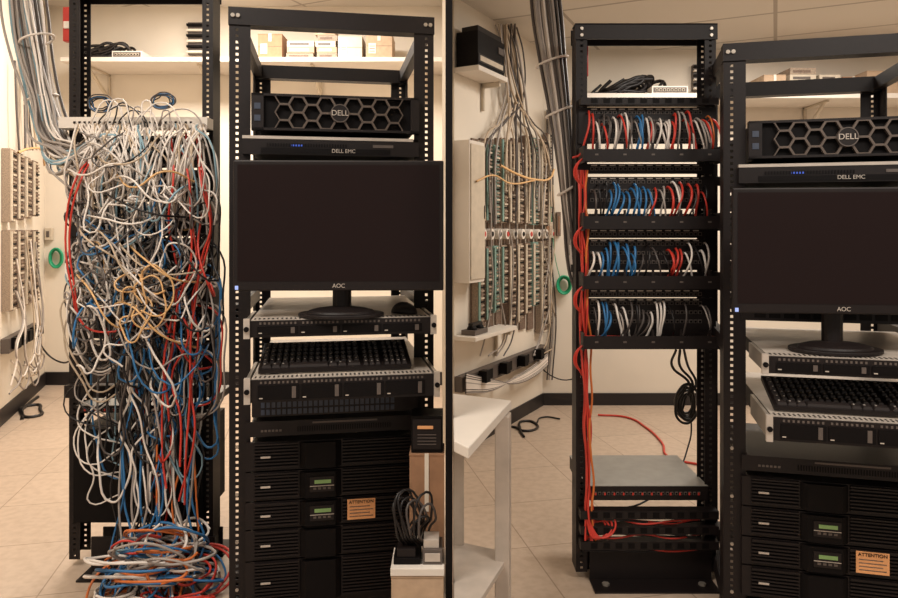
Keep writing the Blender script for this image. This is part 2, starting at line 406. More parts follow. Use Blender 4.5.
for k in range(2):
    tg.add([P(100,150,dL-.1),P(78+k*5,175,dL-.2),P(66+k*4,225,dL-.2),P(72+k*3,290,dL-.2),P(84,325,dL-.2),P(110,332,dL-.2),P(135,325,dL-.15)],'red')
for k in range(16):
    py=R.uniform(130,330); s=R.uniform(40,120); lx=R.uniform(59,80)
    tg.add([P(95+R.uniform(-10,10),py,dL-.05),P(lx+R.uniform(4,14),py+8,dL-.1),P(lx+max(0,py-280)*.15,py+s*.4,dL-.12),P(lx+R.uniform(4,16)+max(0,py-250)*.15,py+s*.8,dL-.14),P(98,py+s,dL-.12),P(120,py+s*.9,dL-.1)],R.choice(['white','tan','white','grey','dgrey','white']))
for k in range(12):
    py=R.uniform(150,420); s=R.uniform(50,120); lx=R.uniform(212,224)
    tg.add([P(195,py,dL-.08),P(lx-3,py+10,dL-.12),P(lx,py+s*.5,dL-.14),P(lx-6,py+s*.9,dL-.12),P(190,py+s,dL-.1)],R.choice(['red','black','blue','grey','black']))
for k in range(9):
    py=R.uniform(330,430); tg.add([P(110,py,dL-.05),P(88,py+20,dL-.1),P(R.uniform(62,95),py+50,dL-.12),P(90,py+R.uniform(60,80),dL-.12),P(120,py+R.uniform(50,90),dL-.08)],R.choice(['white','white','black','grey','black']),.8)
for k in range(80):
    px=R.uniform(76,204); dx=R.uniform(-30,24)
    tg.add([P(px,124,2.645),P(px+R.uniform(-3,3),128,2.60),Q(px+dx*.5,145+R.uniform(-6,8),2.56),Q(px+dx+R.uniform(-8,8),175+R.uniform(-15,10),2.55),Q(px+dx*1.5,215+R.uniform(-20,25),2.6)],R.choice(['white','white','white','white','grey','tan','lblue','grey']))
for k in range(12):
    px=R.uniform(75,180); w=R.uniform(15,50); h=R.uniform(6,20)
    tg.add([P(px,126,2.64),P(px+3,118,2.60),P(px+w*.5,118-h,2.62),P(px+w-3,120,2.60),P(min(206,px+w),132,2.60)],R.choice(['white','grey','white','black']),.8)
# pile on floor
for k in range(60):
    h=R.random(); cx=R.uniform(-1.17,-.90)*(1-h*.3)+(-1.05)*h*.3; cy=R.uniform(2.42,2.60); r=R.uniform(.06,.15)*(1-.3*h); z=.012+h*.2; pts=[]
    a=R.uniform(0,6); tl=R.uniform(-.8,.8)
    for i in range(R.randint(7,13)):
        a+=R.uniform(.65,.85); rr=r*R.uniform(.9,1.1); pts.append(Vector((cx+math.cos(a)*rr*1.15,cy+math.sin(a)*rr*.7,max(.006,z+math.sin(a)*r*tl+R.uniform(-.008,.008)))))
    tg.add(pts,R.choice(['blue']*8+['white']*4+['orange','red','grey','grey','dgrey','lblue']),R.uniform(1.1,1.45))
for k in range(4):
    pts=[]; a=k
    for i in range(9):
        a+=.8; pts.append(Vector((-1.17+math.cos(a)*.07,2.46+math.sin(a)*.06,.01+k*.012)))
    tg.add(pts,'orange' if k<2 else 'white',1.3)
for k in range(22):
    px=R.uniform(120,205); tg.add([P(px,R.uniform(430,480),dL-.12),P(px+R.uniform(-8,8),505,dL-.14),P(px+R.uniform(-14,14),540,2.56),Vector((X(px+R.uniform(-15,15),2.5),2.5,.07)),Vector((X(px+R.uniform(-30,30),2.45),2.42,.01))],R.choice(['blue','blue','white','grey','blue','black','orange']),1.15)
for (cx,cy,r) in ((100,104,13),(163,101,13)):
    for q in range(6):
        tg.add([P(cx+R.uniform(-2,2)+math.cos(i*.785)*(r-q),cy+math.sin(i*.785)*(r-q)*.65+R.uniform(-1,1),dL+.05+q*.012) for i in range(8)],['dgrey','blue','black'][q%3],.7,True)
tg.done()
# ---------------------------------------------------------------- server rack
def RM(px,d,yaw): return Matrix.Translation((X(px,d),d,0))@Matrix.Rotation(math.radians(yaw),4,'Z')
def server_rack(name,M,W,D,top,dz,suffix):
    mb=MB()
    for y0,sgn in ((0,1),(D-.003,-1)):
        for (a,b,out) in ((0,.052,0),(W-.052,W,1)):
            mb.lattice(a,b,y0,y0+.003,.0,top,BLK,.0205,.0095,.0095)
            ya,yb=(y0+.003,y0+.09) if sgn>0 else (y0-.087,y0)
            if out: mb.box(b-.004,b,ya,yb,0,top,BLK)
            else: mb.box(a,a+.004,ya,yb,0,top,BLK)
            ix=b if not out else a-.018
            mb.box(ix,ix+.018,y0,y0+.003,0,top,BLK)
    mb.box(-.002,W+.002,-.006,.05,top-.055,top+.004,BLK)
    mb.box(-.002,W+.002,D-.05,D+.004,top-.055,top+.004,BLK)
    for a in (0,W-.035):
        mb.box(a,a+.035,.05,D-.05,top-.05,top,BLK)
        mb.box(a,a+.03,.09,D-.09,.04,.1,BLK)
        mb.box(a,a+.03,.09,D-.09,1.0+dz,1.05+dz,BLK)
    mb.box(.052,W-.052,D-.02,D-.005,1.60+dz,1.64+dz,BLK)
    mb.box(-.002,W+.002,0.004,.09,0.0,.05,BLK)
    mb.box(-.002,W+.002,D-.09,D-.004,0.0,.05,BLK)
    for xx in (.013,.03,W-.03,W-.013):
        mb.cyl((xx,-.012,top-.025),(xx,-.006,top-.025),.007,SIL,8)
    for a in (.02,W-.032):
        for z in [0.1+i*.16 for i in range(4)]: mb.cyl((a+.006,-.004,z),(a+.006,0,z),.006,SIL,6)
    o=mb.obj(name,M)
    x0,x1=.075,W-.055; z1,z0=1.768+dz,1.645+dz
    mb=MB()
    mb.box(x0+.02,x1-.02,.005,D*.8,z0,z1,DRK)
    mb.box(x0,x1,-.012,.004,z0,z1,DRK)
    mb.box(x0,x1,-.03,-.012,z1-.008,z1,BLK); mb.box(x0,x1,-.03,-.012,z0,z0+.008,BLK)
    mb.box(x0,x0+.04,-.03,-.012,z0,z1,BLK); mb.box(x1-.03,x1,-.03,-.012,z0,z1,BLK)
    r=.031; cxs=(x0+x1)/2+.01
    for i in range(-7,8):
        cx=cxs+i*r*1.5
        for j in range(-2,3):
            cz=(z0+z1)/2+(j+(0.5 if i%2 else 0))*r*1.732
            if cx-r<x0+.035 or cx+r>x1-.025: continue
            if cz-r*.6<z0-.012 or cz+r*.6>z1+.012: continue
            st=len(mb.v); mb.ring((cx,-.03,cz),r,r*.87,.014,HEX)
            for q in range(st,len(mb.v)):
                v=mb.v[q]; v.z=min(z1-.004,max(z0+.004,v.z))
    mb.cyl((cxs,-.036,(z0+z1)/2),(cxs,-.028,(z0+z1)/2),.03,BLK,24)
    mb.ring((cxs,-.038,(z0+z1)/2),.031,.028,.006,GRY,24)
    for q in range(2): mb.box(x0+.01,x0+.03,-.032,-.03,z0+.03+q*.04,z0+.05+q*.04,BLU)
    s=mb.obj('rack_server'+suffix,M)
    text_on(s,'DELL',.026,(cxs,-.0385,(z0+z1)/2),LGT)
    mb=MB(); a,b=1.627+dz,1.565+dz
    mb.box(x0,x1,.0,D*.7,b,a,DRK); mb.box(x0-.03,x1-.02,-.02,.004,a-.010,a,LGT); mb.box(x0-.03,x1,-.02,-.0,b,a-.012,BLK)
    mb.box(x0+.03,x1-.1,-.022,-.02,b+.004,b+.022,DRK)
    for q in range(30): mb.box(x0+.05+q*.009,x0+.054+q*.009,-.023,-.022,b+.026,b+.038,DRK)
    mb.box(x1-.16,x1-.09,-.0225,-.02,b+.028,b+.038,GRY)
    mb.box(x0+.13,x0+.17,-.0225,-.02,b+.028,b+.034,mat('led_blue',(60,90,190),.4,0,.05,10,0,.5,.3))
    s=mb.obj('network_appliance'+suffix,M); text_on(s,'DELL EMC',.018,(x1-.26,-.023,b+.014),LGT)
    mb=MB()
    for q in range(7):
        z=1.11+dz+q*.062; mb.box(x0,x1,0,D*.6,z,z+.056,DRK); mb.box(x0-.02,x1+.005,-.004,0,z,z+.056,BLK)
        for w in range(12): mb.box(x0+.02+w*.045,x0+.055+w*.045,-.006,-.004,z+.01,z+.045,DRK)
    mb.obj('disk_array'+suffix,M)
    def chassis(nm,z1,z0,pull,xa,xb):
        mb=MB()
        mb.box(xa,xb,-pull,D*.55,z0,z1-.003,BLK)
        mb.box(xa,xb,-pull+.0,D*.55,z1-.003,z1,LGT)
        n=40
        for i in range(n):
            xx=xa+.01+(xb-xa-.02)*i/(n-1)
            for k in range(2): mb.box(xx-.0028,xx+.0028,-pull+.012+k*.016,-pull+.022+k*.016,z1-.001,z1+.0008,DRK)
        fy=-pull
        mb.box(xa-.004,xb+.004,fy-.012,fy,z0-.002,z1-.002,BLK)
        for i in range(4):
            a=xa+.02+i*(xb-xa-.04)/4; b=a+(xb-xa-.04)/4-.006
            mb.box(a,b,fy-.016,fy-.012,z0+.006,z1-.018,DRK)
            mb.box(a+.004,a+.014,fy-.0175,fy-.016,z0+.010,z0+.013,LGT)
            mb.box(b-.022,b-.010,fy-.0175,fy-.016,z0+.01,z1-.022,GRY)
            for q in range(9): mb.box(a+.006+q*.013,a+.012+q*.013,fy-.0135,fy-.012,z1-.013,z1-.006,GRY)
        for s_,xx in ((-1,xa-.016),(1,xb+.006)):
            mb.box(xx,xx+.010,-pull-.006,.0,z0+.004,z1+.002,SIL)
            mb.box(xx-.004,xx+.014,fy-.022,fy-.006,z0-.004,z1+.006,LGT)
            mb.cyl((xx+.005,fy-.028,(z0+z1)/2),(xx+.005,fy-.022,(z0+z1)/2),.008,DRK,10)
        return mb.obj(nm,M)
    k2=0 if suffix=='' else 2
    chassis('sliding_server_chassis'+('' if k2==0 else '.002'),1.035+dz,.985+dz,.235,.095,W-.05)
    chassis('sliding_server_chassis.%03d'%(k2+1),.862+dz,.795+dz,.27,.10,W-.045)
    mb=MB(); a,b=.735+dz,.68+dz
    if suffix=='':
        mb.box(x0,x1,-.01,.35,b,a,BLK)
        for i in range(26):
            for k in range(2): mb.box(x0+.03+i*.0175,x0+.042+i*.0175,-.0125,-.01,b+.006+k*.024,b+.024+k*.024,BLU)
        mb.obj('network_switch',M)
    mb=MB(); a,b=.665+dz,.615+dz
    mb.box(x0,x1,-.012,.4,b,a-.001,BLK); mb.box(x0-.02,x1+.0,-.016,-.012,b,a,BLK)
    for i in range(40): mb.box(x0+.15+i*.008,x0+.154+i*.008,-.0175,-.016,b+.012,b+.03,DRK)
    mb.box(x0+.2,x0+.42,-.0185,-.0175,a-.012,a-.006,GRY)
    for i in range(6): mb.box(x0+.03+i*.012,x0+.038+i*.012,-.0175,-.016,b+.015,b+.022,GRY)
    mb.obj('kvm_console'+suffix,M)
    mb=MB(); mods=[(.595,.500,0),(.495,.400,1),(.395,.305,1),(.300,.20,0),(.195,.055,0)]
    cx=(x0+x1)/2-.055
    for (a,b,k) in mods:
        a+=dz;b+=dz
        if a<0.12: continue
        b=max(b,.052)
        mb.box(x0,x1,.0,.6,b,a,BLK); mb.box(x0-.02,x1+.004,-.016,0,b,a,BLK)
        for (u,v) in ((x0+.01,cx-.075),(cx+.075,x1-.01)):
            z=b+.010
            while z<a-.01:
                mb.box(u,v,-.024,-.016,z,z+.005,BLK); mb.box(u,v,-.0168,-.016,z+.005,z+.0105,DRK); z+=.0112
            mb.box(u,v,-.026,-.016,a-.008,a-.003,BLK)
        mb.prism([(cx-.07,-.016),(cx-.05,-.034),(cx+.05,-.034),(cx+.07,-.016)],b+.004,a-.004,DRK)
        mb.box(x0+.03,x0+.062,-.0265,-.024,(a+b)/2-.003,(a+b)/2+.003,LGT)
        if k:
            mb.box(cx-.035,cx+.045,-.037,-.034,(a+b)/2-.022,(a+b)/2+.028,BLK)
            mb.box(cx-.02,cx+.035,-.0385,-.037,(a+b)/2+.006,(a+b)/2+.018,GRN)
            for q in range(4): mb.box(cx-.024+q*.016,cx-.014+q*.016,-.0385,-.037,(a+b)/2-.014,(a+b)/2-.007,GRY)
            mb.box(cx-.035,cx+.045,-.0385,-.037,(a+b)/2-.003,(a+b)/2-.001,LGT)
    a=.395+dz
    mb.box(cx+.09,cx+.185,-.028,-.026,a-.075,a-.006,ORG)
    for q in range(4): mb.box(cx+.098,cx+.177-.01*(q%2),-.0287,-.028,a-.066+q*.011,a-.063+q*.011,BRN)
    s=mb.obj('uninterruptible_power_supply'+suffix,M)
    text_on(s,'ATTENTION',.015,(cx+.1375,-.029,a-.016),DRK)
    return x0,x1
WS=.695
ML=RM(229,2.35,10); MR=RM(723.5,2.35,-14)
server_rack('server_rack',ML,WS,.88,2.055,0,'')
server_rack('server_rack.001',MR,WS,.72,1.93,-.10,'.001' )
# ---------------------------------------------------------------- monitor, keyboard, mouse
def monitor(name,M,w,z0,z1,ztable):
    mb=MB()
    mb.box(0,w,0,.022,z0,z1,BLK); mb.box(.03,w-.03,.022,.05,z0+.04,z1-.04,BLK)
    o=mb.obj(name,M,.004)
    s=MB(); s.box(.014,w-.014,-.0012,.0,z0+.03,z1-.014,SCR); s.obj('screen',None,0,parent=o)
    s=MB(); s.cyl((w/2,.08,ztable+.01),(w/2,.08,z0+.14),.03,BLK,16); s.box(w/2-.05,w/2+.05,.05,.075,z0+.06,z0+.16,BLK)
    n=32
    vs=[(w/2+math.cos(2*math.pi*i/n)*.135,.06+math.sin(2*math.pi*i/n)*.1) for i in range(n)]
    s.prism(vs,ztable+.001,ztable+.012,BLK)
    s.dome((w/2,.06,ztable+.012),.11,.08,.02,BLK,28,4)
    s.obj('stand',None,.002,parent=o)
    s=MB(); s.box(.006,.016,-.001,.0,z0+.004,z0+.016,mat('led_dot',(150,170,230),.4,0,.05,10,0,.5,.5)); s.obj('power_led',None,parent=o)
    text_on(o,'AOC',.018,(w/2,-.001,z0+.015),LGT)
    return o
monitor('computer_monitor',Matrix.Translation((X(233,2.16),2.16,0))@Matrix.Rotation(math.radians(1.5),4,'Z'),.65,Z(291,2.16),Z(160,2.16),1.0358)
monitor('computer_monitor.001',Matrix.Translation((X(733,2.13),2.13,0))@Matrix.Rotation(math.radians(-6),4,'Z'),.64,Z(313,2.13),Z(188,2.13),.9358)
def keyboard(name,M,w=.47,d=.20):
    mb=MB(); mb.M=Matrix.Rotation(math.radians(13),4,'X')
    mb.box(0,w,0,d,0.003,.018,BLK)
    rows=6; ry=(d-.02)/rows
    for r in range(rows):
        segs=[(.01,w*.66,15),(w*.68,w*.80,3),(w*.82,w-.01,4)]
        for (a,b,n) in segs:
            if r==0 and n==15:
                kw=(b-a)/15; ks=[(a,a+kw*1.4),(a+kw*1.5,a+kw*2.7),(a+kw*2.8,a+kw*4),(a+kw*4.1,a+kw*10),(a+kw*10.1,a+kw*11.4),(a+kw*11.5,a+kw*12.8),(a+kw*13,b)]
            else:
                kw=(b-a)/n; ks=[(a+kw*i,a+kw*(i+1)-.004) for i in range(n)]
            for (u,v) in ks:
                y0=.008+r*ry; y1=y0+ry-.008
                mb.add([(u,y0,.018),(v,y0,.018),(v,y1,.018),(u,y1,.018),(u+.003,y0+.003,.025),(v-.003,y0+.003,.025),(v-.003,y1-.002,.025),(u+.003,y1-.002,.025)],
                   [(4,5,6,7),(0,1,5,4),(1,2,6,5),(2,3,7,6),(3,0,4,7)],KEY)
                if v-u<.05: mb.box(u+.005,u+.010,y1-.012,y1-.005,.025,.0253,LEG)
    mb.M=Matrix.Identity(4)
    for xx in (.03,w-.05): mb.box(xx,xx+.02,d-.03,d-.022,0,.04,BLK)
    return mb.obj(name,M)
keyboard('computer_keyboard',ML@Matrix.Translation((.115,-.215,.8632)),.475,.215)
keyboard('computer_keyboard.001',MR@Matrix.Translation((.115,-.215,.7632)),.475,.215)
def mouse(name,M):
    mb=MB(); mb.dome((0,0,0),.032,.055,.036,BLK,20,7); mb.cyl((0,-.025,.028),(0,-.012,.034),.004,GRY,8)
    mb.obj(name,M,0,True)
mouse('computer_mouse',ML@Matrix.Translation((.575,-.14,1.0365))@Matrix.Rotation(.6,4,'Z'))
mouse('computer_mouse.001',MR@Matrix.Translation((.59,-.14,.9365)))
# ---------------------------------------------------------------- wall shelves and stuff
def wshelf(name,x0,x1,yf,yb,zt):
    mb=MB(); mb.box(x0,x1,yf,yb,zt-.035,zt,WHT)
    n=4
    for i in range(n):
        xx=x0+.15+(x1-x0-.3)*i/(n-1)
        mb.box(xx,xx+.02,yf+.06,yb,zt-.05,zt-.035,PUT); mb.box(xx,xx+.02,yb-.02,yb,zt-.28,zt-.035,PUT)
        mb.add([(xx,yf+.1,zt-.05),(xx+.02,yf+.1,zt-.05),(xx+.02,yb-.02,zt-.26),(xx,yb-.02,zt-.26),(xx,yf+.13,zt-.05),(xx+.02,yf+.13,zt-.05),(xx+.02,yb-.02,zt-.22),(xx,yb-.02,zt-.22)],
               [(0,1,2,3),(4,7,6,5),(0,4,5,1),(3,2,6,7),(0,3,7,4),(1,5,6,2)],PUT)
    return mb.obj(name,None,.003)
yfL=5.45; zsL=Z(57,yfL)
wshelf('storage_shelf',X(60,yfL),-.05,yfL,YL-.002,zsL)
yfR=4.85; zsR=Z(93,yfR)
wshelf('storage_shelf.001',X(578,yfR),3.6,yfR,YR-.002,zsR)
def carton(name,x0,x1,y0,y1,z0,z1,m=CRD,label=True,tape=True):
    mb=MB(); mb.box(x0,x1,y0,y1,z0,z1,m)
    w=x1-x0
    mb.box(x0-.001,x1+.001,y0-.002,y1,z1-.004,z1+.002,m)
    if tape: mb.box(x0+w*.44,x0+w*.56,y0-.003,y0,z0+(z1-z0)*.7,z1+.003,PAP)
    if label:
        mb.box(x0+w*.1,x0+w*.38,y0-.003,y0,z0+(z1-z0)*.2,z0+(z1-z0)*.6,PAP)
        for q in range(3): mb.box(x0+w*.13,x0+w*.34,y0-.004,y0-.003,z0+(z1-z0)*(.27+q*.1),z0+(z1-z0)*(.3+q*.1),BRN)
    mb.box(x0+.002,x1-.002,y0-.0015,y0,(z0+z1)/2-.002,(z0+z1)/2+.001,BRN)
    return mb.obj(name,None,.002)
def boxpx(name,pa,pb,pt,yf,dep,zs,m,**k):
    carton(name,X(pa,yf),X(pb,yf),yf,yf+dep,zs+.0005,Z(pt,yf),m,**k)
def binders(name,pa,pb,pt,y,zs,dep=.25):
    mb=MB(); z=zs+.0005; zt=Z(pt,y); a,b=X(pa,y),X(pb,y); i=0
    while z<zt-.02:
        j=R.uniform(-.01,.01); mb.box(a+j,b+j,y+abs(j),y+dep,z,z+.045,[TAN,CR2,PUT][i%3]); mb.box(a+j+.02,b+j-.04,y+abs(j)-.002,y+abs(j),z+.012,z+.03,[BRN,PAP,GRY][i%3]); z+=.047; i+=1
    mb.obj(name)
y=yfL+.05
boxpx('cardboard_box',258,282,34,y,.3,zsL,CRD); binders('stacked_flat_boxes',287,314,39,y,zsL); binders('stacked_flat_boxes.001',316,336,32,y,zsL)
boxpx('cardboard_box',338,362,36,y,.25,zsL,PUT,tape=False); boxpx('cardboard_box',366,392,33,y,.3,zsL,CR2)
y=yfR+.05
boxpx('cardboard_box',764,786,75,y,.25,zsR,CR2,label=False); binders('stacked_flat_boxes.002',790,816,68,y,zsR); binders('stacked_flat_boxes.003',819,840,73,y,zsR)
boxpx('cardboard_box',843,864,77,y,.28,zsR,CRD); boxpx('cardboard_box',867,905,71,y,.28,zsR,CR2)
def router(name,pa,pb,yf,zs):
    mb=MB(); a,b=X(pa,yf),X(pb,yf); h=.055
    mb.box(a,b,yf,yf+.2,zs+.004,zs+h,WHT); mb.box(a+.01,b-.01,yf-.003,yf,zs+.01,zs+h-.01,GRY)
    ports(mb,a+.02,b-.02,zs+h*.5,yf-.003,8,PUT,.018)
    for xx in (a+.02,b-.03): mb.box(xx,xx+.01,yf+.02,yf+.18,zs+.0005,zs+.004,DRK)
    mb.obj(name,None,.002)
router('network_router',112,142,yfL+.03,zsL); router('network_router.001',652,688,yfR+.03,zsR)
for (nm,px,yy,zs) in (('power_cord_coil',96,yfL+.14,zsL),('power_cord_coil.001',630,yfR+.14,zsR)):
    cb=Cables(nm,.012,5)
    for k in range(9):
        cx=X(px,yy)+R.uniform(-.12,.12)
        cb.add([Vector((cx+math.cos(a+k)*.17,yy+.08+math.sin(a+k)*.07,zs+.02+.09*max(0,math.sin(a*1.5+k))+.006*k)) for a in [i*.8 for i in range(9)]],'black',R.uniform(.8,1.1))
    cb.done()
for (nm,pa,pb,pt,pbm,yw) in (('document_holder',190,214,24,56,YL),('document_holder.001',691,712,66,92,YR)):
    mb=MB(); a,b=X(pa,yw),X(pb,yw); zt=Z(pt,yw); zb=Z(pbm,yw)
    mb.box(a,b,yw-.05,yw-.002,zb,zt,GRY)
    for q in range(6): z=zb+(zt-zb)*(q+.2)/6; mb.box(a-.003,b+.003,yw-.08,yw-.05,z,z+(zt-zb)*.07,[PAP,DRK][q%2])
    mb.obj(nm,None,.002)
mb=MB(); a=P(67,24,dL+.13); mb.box(a.x-.018,a.x+.018,a.y,a.y+.03,a.z-.07,a.z+.07,REDM); mb.box(a.x-.012,a.x+.012,a.y-.008,a.y,a.z-.02,a.z+.01,PAP); mb.obj('fire_alarm_pull',None,.003)
mb=MB(); a=P(585,58,dR+.1); mb.box(a.x-.02,a.x+.014,a.y,a.y+.03,a.z-.07,a.z+.07,REDM); mb.box(a.x-.012,a.x+.008,a.y-.008,a.y,a.z-.02,a.z+.01,PAP); mb.obj('fire_alarm_pull.001',None,.003)
# ---------------------------------------------------------------- angled wall gear (right bay)
def wall_frame(A,B):
    d=(B-A).normalized(); n=Vector((d.y,-d.x,0))
    o=A+n*.003
    M=Matrix(((d.x,-n.x,0,o.x),(d.y,-n.y,0,o.y),(0,0,1,0),(0,0,0,1)))
    return M,d,n
MA,dA,nA=wall_frame(AA,AB)
def onwall(A,d,px,py):
    k=(px-449)/F
    s=(k*A.y-A.x)/(d.x-k*d.y); y=A.y+s*d.y
    return s,Z(py,y)
def wa(px,py): return onwall(AA,dA,px,py)
mb=MB()
cols=[470,478,486,494,502,510,518,526,534,541]
for i,px in enumerate(cols):
    s0,_=wa(px,200); s1,_=wa(px+5.5,200)
    for (pt,pbm) in ((133+ (i%3)*3,226),(240,334-(i%4)*9)):
        _,zt=wa(px,pt+(545-px)*.10); _,zb=wa(px,pbm-(545-px)*.06)
        m=[TAN,BRN,TEAL,TAN,BRN][i%5]
        mb.box(s0,s1,-.05,-.012,zb,zt,m)
        mb.box(s0+.002,s0+(s1-s0)*.3,-.058,-.05,zb+.01,zt-.01,TEAL if i<4 else PUT)
        n=int((zt-zb)/.022)
        for q in range(n):
            z=zb+.006+q*.022; mb.box(s0+(s1-s0)*.35,s1-.002,-.06,-.05,z,z+.010,[PUT,DRK,TAN,BRN][(q*7+i*3)%4])
    mb.box(s0,s1,-.012,0,wa(px,330)[1],wa(px,138)[1],BRN)
    s,z=wa(px+3,234); mb.cyl((s,-.075,z),(s,-.012,z),.034,WHT,14); mb.cyl((s,-.08,z),(s,-.075,z),.016,REDM if i%3==0 else DRK,12)
mb.obj('punchdown_block_array',MA)
mb=MB(); s0,_=wa(453.5,200); s1,_=wa(469,200)
zt=wa(460,142)[1]; zb=wa(460,282)[1]
mb.box(s0,s1,-.10,0,zb,zt,WHT); mb.box(s0+.01,s1-.005,-.108,-.10,zb+.02,zt-.02,PUT); mb.box(s1-.02,s1-.014,-.114,-.108,(zb+zt)/2-.04,(zb+zt)/2+.04,GRY)
mb.obj('communications_cabinet',MA,.004)
def ws(name,pa,pb,py,th,dep):
    mb=MB(); s0=wa(pa,py)[0]; s1=wa(pb,py)[0]; z=wa((pa+pb)/2,py)[1]
    mb.box(s0,s1,-dep,0,z-th,z,WHT); mb.box(s1-.05,s1-.03,-dep*.8,0,z-th-.03,z-th,PUT); mb.box(s1-.05,s1-.03,-.02,0,z-.2,z-th,PUT)
    mb.obj(name,MA,.003); return s0,s1,z
s0,s1,z=ws('bracket_shelf',453.5,484,74,.03,.16)
mb=MB(); mb.box(s0+.01,s1-.03,-.15,-.01,z+.001,z+.20,DRK); mb.box(s0+.01,s1-.03,-.155,-.15,z+.02,z+.07,BLK); mb.box(s0+.03,s1-.06,-.157,-.155,z+.03,z+.06,PUT)
mb.prism([(s0+.03,-.14),(s1-.05,-.14),(s1-.06,-.03),(s0+.04,-.03)],z+.20,z+.235,BLK); mb.box(s1-.12,s1-.05,-.157,-.15,z+.12,z+.16,GRY)
mb.obj('label_printer',MA,.006)
s0,s1,z=ws('bracket_shelf.001',453.5,497,330,.025,.14)
mb=MB(); mb.box(s0+.05,s0+.22,-.11,-.02,z+.001,z+.03,GRY); mb.dome((s0+.09,-.07,z+.03),.03,.03,.03,DRK); mb.dome((s0+.18,-.07,z+.03),.03,.03,.03,DRK); mb.box(s0+.07,s0+.2,-.085,-.055,z+.05,z+.068,BLK)
mb.obj('desk_telephone',MA,.003)
mb=MB(); s0=wa(454,370)[0]; s1=wa(540,370)[0]; za=wa(500,366)[1]
mb.box(s0,s1,-.05,0,za-.045,za+.045,GRY)
for q in range(9):
    s=s0+.08+q*(s1-s0-.16)/8; mb.box(s-.03,s+.03,-.056,-.05,za-.03,za+.03,DRK)
    if q%2: mb.box(s-.028,s+.03,-.11,-.056,za-.02,za+.05,DRK)
mb.obj('power_raceway',MA,.003)
wc=Cables('telephone_cabling',.008,6)
def WP(px,py,off):
    s,z=wa(px,py); p=AA+dA*s+nA*off; return Vector((p.x,p.y,min(z,HR-.01)))
for k in range(18):
    a=R.uniform(492,514); b=R.uniform(472,543)
    wc.add([WP(a-8,26,.05+R.uniform(0,.06)),WP(a-4,55,.06+R.uniform(0,.05)),WP(a,95,.07+R.uniform(0,.04)),WP((a+b)/2,122,.08),WP(b,R.uniform(135,160),.075),WP(b+R.uniform(-3,3),R.uniform(190,230),.085)],R.choice(['dgrey','tan','dgrey','grey','tan']),R.uniform(.6,1.1))
for k in range(8):
    b=R.uniform(472,543); wc.add([WP(b,200+R.uniform(-40,30),.08),WP(b+R.uniform(-6,6),240,.09),WP(b+R.uniform(-6,6),290,.09),WP(b+R.uniform(-8,8),338,.07),WP(b-10,355,.065)],R.choice(['grey','tan','dgrey']),.6)
for k in range(18):
    o=k*1.3; wc.add([WP(455,372+o*.9,.07),WP(480,378+o*.5,.08),WP(505,382-o*.3,.08),WP(525,374-o*.5,.08),WP(540,364-o*.5,.06)],R.choice(['white','grey','white','dgrey']),.6)
wc.add([WP(486,166,.10),WP(500,174,.11),WP(520,180,.11),WP(538,178,.1),WP(544,170,.08)],'yellow',1.0)
wc.add([WP(458,182,.12),WP(475,176,.12),WP(495,184,.11),WP(520,181,.11)],'yellow',.7)
wc.done()
def backpt(px,py,y,off): d=y-off; return P(px,py,d)
gc=Cables('green_cable_coil',.008,6)
for k in range(5): gc.add([backpt(564+math.cos(a)*(5+k*.5),285+math.sin(a)*(7+k*.5),YR,.02+k*.012) for a in [i*.785 for i in range(8)]],'green',.9,True)
gc.add([backpt(560,278,YR,.03),backpt(556,262,YR,.03),backpt(553,240,YR,.03),backpt(551,210,YR,.03),backpt(549,150,YR,.04)],'green',.35)
gc.done()
gc=Cables('green_cable_coil.001',.009,6)
for k in range(4): gc.add([backpt(56+math.cos(a)*(5+k*.5),258+math.sin(a)*(8+k*.5),YL,.02+k*.012) for a in [i*.785 for i in range(8)]],'green',1,True)
gc.done()
mc=Cables('drop_cables',.008,6)
for (a,c) in ((547,'dgrey'),(549,'grey'),(552,'dgrey')):
    mc.add([backpt(a,110,YR,.02),backpt(a+1,200,YR,.02),backpt(a,260,YR,.025),backpt(a+4,320,YR,.02),backpt(a,380,YR,.03)],c,.7)
mc.add([backpt(530,344,YR-.15,.02),backpt(550,375,YR,.1),backpt(575,378,YR,.1),backpt(583,366,YR,.1)],'black',.6)
mc.done()
mb=MB()
for (a,b,t,bm) in ((544,552,222,238),(556,560,212,236)):
    mb.box(X(a,YR),X(b,YR),YR-.04,YR-.002,Z(bm,YR),Z(t,YR),PUT if a<550 else BRN); mb.box(X(a+1.5,YR),X(b-1.5,YR),YR-.045,YR-.04,Z(bm-3,YR),Z(t+4,YR),CRD)
mb.obj('outlet_box',None,.003)
fc=Cables('hanging_power_cords',.008,6)
for k in range(8):
    fc.add([P(687+R.uniform(-2,2)+math.cos(a)*(11-k)*R.uniform(.8,1.1),404+math.sin(a)*(20-k*1.5)*R.uniform(.85,1.1),3.3+k*.02) for a in [i*.785+k for i in range(8)]],'black',.8,True)
for k in range(3): fc.add([P(676+k*4,350,3.25),P(672+k*8,366,3.3),P(690+k*3,385,3.3),P(688,395,3.3)],'black',.8)
fc.add([P(600,508,2.85),P(640,504,2.9),P(690,440,3.3),P(691,410,3.35)],'black',.5)
fc.done()
fl=Cables('floor_cable',.007,6)
def FP(px,py): d=EYE*F/(py-230); return Vector((X(px,d),d,.008))
fl.add([FP(598,416),FP(625,418),FP(645,428),FP(662,444),FP(672,460),FP(700,466)],'red',1.0)
fl.add([FP(500,432),FP(512,428),FP(524,432),FP(534,431),FP(536,425),FP(526,422),FP(520,430),FP(524,438)],'black',1.2)
fl.add([FP(536,425),FP(545,418),FP(560,420)],'black',.8)
fl.done()
